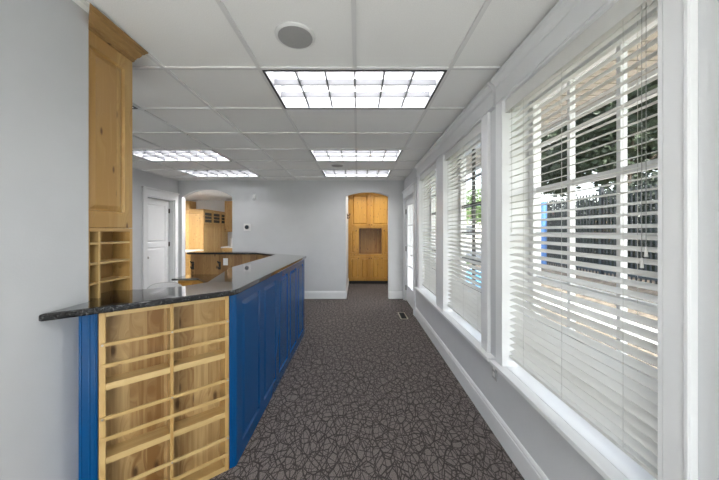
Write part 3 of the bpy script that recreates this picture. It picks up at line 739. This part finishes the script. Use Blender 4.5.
def kcab(name, lab, x0, x1, y, d_, z0, z1, n, mat='cab', group=None):
    r = thing(name, lab, 'cabinet', ((x0+x1)/2, y, z0), 0, group)
    w = (x1-x0)/2
    MB().box(-w, w, .02, d_, 0 if z0 > .5 else .08, z1-z0).build('carcass', M[mat], r)
    if z0 < .5: MB().box(-w, w, .07, d_, 0, .08).build('plinth', M['black'], r)
    return r, w
r, w = kcab('upper_cabinet', 'pine upper cabinet hanging right of the pantry in the kitchen', -4.465, -3.90, 9.67, .32, 1.40, 2.44, 1)
d = MB().panel(-w+.004, w-.004, .004, 1.036, 0, .019, .065, field=.03).build('door', M['cab'], r); knob((-w+.04,0,.08), d)
r, w = kcab('upper_cabinet', 'pine upper cabinet at the far left of the kitchen behind the pantry', -6.4, -5.60, 9.67, .32, 1.40, 2.44, 1)
for q in range(2): MB().panel(-w+.004+w*q, -w-.004+w*(q+1), .004, 1.036, 0, .019, .065, field=.03).build('door', M['cab'], r)
r, w = kcab('base_cabinet', 'pine base cabinet under the kitchen counter at right of the pantry', -4.44, -2.7, 9.38, .61, 0, .88, 1)
for q in range(3): MB().panel(-w+.593*q+.004, -w+.593*(q+1)-.004, .09, .70, 0, .019, .06, field=.03).build('door', M['cab'], r)
for q in range(3): MB().panel(-w+.593*q+.004, -w+.593*(q+1)-.004, .71, .87, 0, .019, .03, field=.015).build('drawer', M['cab'], r)
tag(MB().box(-4.44,-2.7,9.35,9.998,.8805,.92).build('kitchen_countertop', M['plastic']), 'pale kitchen counter top along the back wall', 'countertop')
r, w = kcab('base_cabinet', 'pine drawer base cabinet just inside the arch at left', -5.3, -4.33, 7.45, .60, 0, .88, 1)
for q in range(2):
    for z in range(4):
        d = MB().panel(-w+w*q+.004, -w+w*(q+1)-.004, .09+.197*z, .28+.197*z, 0, .019, .03, field=.015).build('drawer', M['cab'], r)
        knob((-w/2+w*q, 0, .185+.197*z), d)
tag(MB().box(-5.33,-4.30,7.42,8.05,.8805,.915).build('kitchen_countertop', M['plastic']), 'pale counter top on the drawer cabinet inside the arch', 'countertop')
r = thing('paper_towel_holder', 'white roll holder standing on the back kitchen counter', 'paper towels', (-4.20, 9.62, .92))
MB().cyl((0,0,0),(0,0,.015),.075,n=24).build('base', M['chrome'], r)
MB().cyl((0,0,.015),(0,0,.27),.058,n=24).build('paper_roll', M['plastic'], r)

# ------------------------------------------------------------------ outside
ex = lambda mb, name, mat, lab, cat: struct(mb.build(name, mat), lab, cat)
ex(MB().box(-30, 80, -30, 120, -.5, -.26), 'ground', M['lawn'], 'lawn outside', 'ground')
ex(MB().box(-9, 4.8, -14, -2.4, -.26, -.15), 'bounce_terrace', M['terrace'], 'pale concrete terrace added out of view to bounce sunlight indoors', 'ground')  # ground out of view, added as a reflector for the ceiling
ex(MB().box(1.22, 3.9, -2.39, 16, -.26, -.155), 'dimming_bed', M['drygrass'], 'unseen dark bed under the windows, added to dim the blinds', 'ground')  # dark ground out of view, put in to cut light on the blinds
ex(MB().box(3.9, 4.8, -2.39, 16, -.26, -.15), 'footpath', M['concrete'], 'pale concrete path outside the windows', 'ground')
ex(MB().prism([(4.8,-.26),(4.8,-.15),(6.0,.30),(14,.30),(14,-.26)], -2.39, 13, 'y'), 'planted_bank', M['drygrass'], 'bank covered in dry leaves', 'ground')
ex(MB().box(2.6, 30, 16, 60, -.259, -.20), 'parking_lot', M['asphalt'], 'grey asphalt parking area', 'ground')
tag(MB().box(2.8, 4.7, 7.4, 12.0, -.149, -.12).build('painted_ramp', M['bluepad'], bevel=.01), 'bright blue painted pad on the walk outside the middle window', 'pavement')
so = MB()
k = -1.0
while k < 9:
    so.box(1.22, 2.25, k, k+.088, 2.655, 2.672); k += .106
eave = ex(so, 'roof_soffit', M['soffit'], 'cream board soffit under the eave', 'soffit')
MB().box(1.22, 2.25, -1.0, 9.0, 2.672, 2.72).build('backing', M['dark'], eave)
MB().box(2.25, 2.29, -1.0, 9.0, 2.62, 2.80).build('fascia', M['trim'], eave)

fe = thing('iron_fence', 'black iron picket fence on the leafy bank outside', 'fence', (6.1, 6.0, .30))
fm_ = MB()
y = -4.0
while y < 6.5:
    fm_.box(-.011,.011,y-.011,y+.011,.0,2.10); y += .105
fm_.build('picket_panel', M['iron'], fe)
MB().box(-.02,.02,-4,6.5,1.98,2.03).build('rail', M['iron'], fe); MB().box(-.02,.02,-4,6.5,.12,.17).build('rail', M['iron'], fe); MB().box(-.02,.02,-4,6.5,1.05,1.10).build('rail', M['iron'], fe)
for y in (-4,-1.4,1.2,3.8,6.5): MB().box(-.04,.04,y-.04,y+.04,0,2.2).ball((0,y,2.23),.05).build('post', M['iron'], fe)

def leaves(centres, n, size, name, mat, parent, flat=1.0):
    bm = bmesh.new()
    for i in range(n):
        c_, rad = random.choice(centres)
        v = Vector((random.gauss(0,1), random.gauss(0,1), random.gauss(0,1))).normalized() * rad * (random.random()**.45)
        v.z *= flat
        p = Vector(c_)+v
        s_ = size*random.uniform(.6,1.3)
        q = Vector((random.uniform(-1,1),random.uniform(-1,1),random.uniform(-.3,1))).to_track_quat('Z','Y').to_matrix()
        vs = [bm.verts.new(p+q@Vector(t_)*s_) for t_ in ((-.5,0,0),(-.12,-.3,.05),(.5,0,0),(-.12,.3,.05))]
        bm.faces.new(vs)
    me = bpy.data.meshes.new(name); bm.to_mesh(me); bm.free(); me.materials.append(mat)
    o = bpy.data.objects.new(name, me); C.objects.link(o); o.parent = parent; return o
def tree(x, y, zc, rad, lab, mat='leaf', n=7000, z0=.25, size=.2):
    r = thing('leafy_tree', lab, 'tree', (x, y, z0), 0, 'trees outside the windows')
    cs = []
    for i in range(16):
        a = random.uniform(0, 2*math.pi); q = rad*random.uniform(.2,.75)
        cs.append(((q*math.cos(a), q*math.sin(a), zc-z0+random.uniform(-.45,.55)*rad), rad*random.uniform(.28,.5)))
    leaves(cs, n, size, 'crown', M[mat], r)
    tk = MB().tube([(0,0,0),(.05,.03,(zc-z0)*.4),(-.05,.08,(zc-z0)*.75),(0,0,zc-z0+.2*rad)], .13, 10)
    for i in range(5):
        c_ = cs[i][0]; tk.tube([(-.03,.06,(zc-z0)*.7),(c_[0]*.5,c_[1]*.5,(zc-z0)*.85),c_], .05, 6)
    tk.build('trunk', M['bark'], r)
tree(9.5, 7.4, 5.9, 2.8, 'dense dark green tree seen at the right of the nearest window', n=13000, z0=.29, size=.24)
tree(11.0, 11.6, 5.2, 3.0, 'green tree behind the fence in the middle of the nearest window', n=15000, z0=.29, size=.26)
tree(9.6, 15.6, 5.0, 2.8, 'tree with a low crown at the left of the nearest window view', n=13000, z0=-.2, size=.26)
tree(14.5, 33, 4.2, 3.0, 'light green tree beyond the parking area in the middle window', 'leafl', 6000, z0=-.2, size=.28)
tree(8.4, 31, 3.4, 3.2, 'bright green tree seen through the farthest window', 'leafl', 6000, z0=-.2, size=.28)
hd = thing('hedge', 'dark clipped hedge growing behind the iron fence', 'hedge', (7.3, 6.5, .30))
hc = []
y = -4.0
while y < 6.6:
    for z in (.4, .95, 1.45, 1.85): hc.append(((random.uniform(-.15,.15), y, z+random.uniform(-.1,.1)+(.25 if y < 2 else 0)), .42))
    y += .35
leaves(hc, 26000, .11, 'foliage', M['leafd'], hd)
MB().box(-.12,.12,-4,6.5,0,1.5).build('stems', M['leafd'], hd)
tag(MB().cyl((5.9,9.15,.26),(5.9,9.15,2.35),.10,n=16).build('blue_post', M['bluepost']), 'round blue post beside the fence outside the nearest window', 'post')
bd = thing('neighbour_building', 'pale stucco building with brown roof beyond the parking area', 'building', (20, 46, -.2))
MB().box(-9,9,-5,5,0,3.6).build('walls', M['stucco'], bd)
MB().prism([(-5.6,3.6),(5.6,3.6),(0,5.6)], -9.5, 9.5, 'x').build('roof', M['roofred'], bd)
for x in (-7,-4,-1,2,5): MB().box(x-.6,x+.6,-5.06,-5,1.0,2.4).build('window', M['screen'], bd)
lp = thing('street_lamp', 'dark lamp post outside the middle window', 'lamp post', (6.4, 15.9, -.26))
MB().cyl((0,0,0),(0,0,.3),.12,.08,16).cyl((0,0,.3),(0,0,2.5),.04,.03,12).build('pole', M['iron'], lp)
MB().cyl((0,0,2.5),(0,0,2.85),.09,.15,6).cyl((0,0,2.85),(0,0,3.0),.18,.02,6).build('lantern', M['iron'], lp)

# ------------------------------------------------------------------ light, world, camera
sun = bpy.data.lights.new('sun', 'SUN'); sun.energy = 7; sun.angle = R(.6); sun.color = (1,.96,.9)
so_ = bpy.data.objects.new('sun', sun); C.objects.link(so_)
el = R(44)          # the sun stands behind the camera, high over the added rear windows
so_.rotation_euler = Vector((math.cos(R(-76))*math.cos(el), math.sin(R(-76))*math.cos(el), math.sin(el))).to_track_quat('Z','Y').to_euler()
w = bpy.data.worlds.new('World'); bpy.context.scene.world = w; w.use_nodes = True; nt = w.node_tree
sky = N(nt, 'ShaderNodeTexSky'); sky.sky_type = 'NISHITA'; sky.sun_disc = False; sky.sun_elevation = el; sky.sun_rotation = R(166); sky.air_density = 1.2; sky.dust_density = 3
bg = nt.nodes['Background']; hs = N(nt, 'ShaderNodeHueSaturation'); hs.inputs['Saturation'].default_value = .45; nt.links.new(sky.outputs[0], hs.inputs['Color']); nt.links.new(hs.outputs[0], bg.inputs[0]); bg.inputs[1].default_value = .35

cam = bpy.data.cameras.new('camera'); co = bpy.data.objects.new('camera', cam); C.objects.link(co)
cam.sensor_fit = 'HORIZONTAL'; cam.sensor_width = 36; cam.lens = 288/719*36
cam.shift_x = 2/719; cam.shift_y = -9/719; cam.clip_start = .02; cam.clip_end = 300
co.location = (0, 0, CZ); co.rotation_euler = (R(90), 0, 0)
sc_ = bpy.context.scene; sc_.camera = co
vs = sc_.view_settings; vs.view_transform = 'Standard'; vs.look = 'None'; vs.gamma = 1; vs.use_curve_mapping = False; vs.exposure = 1.42
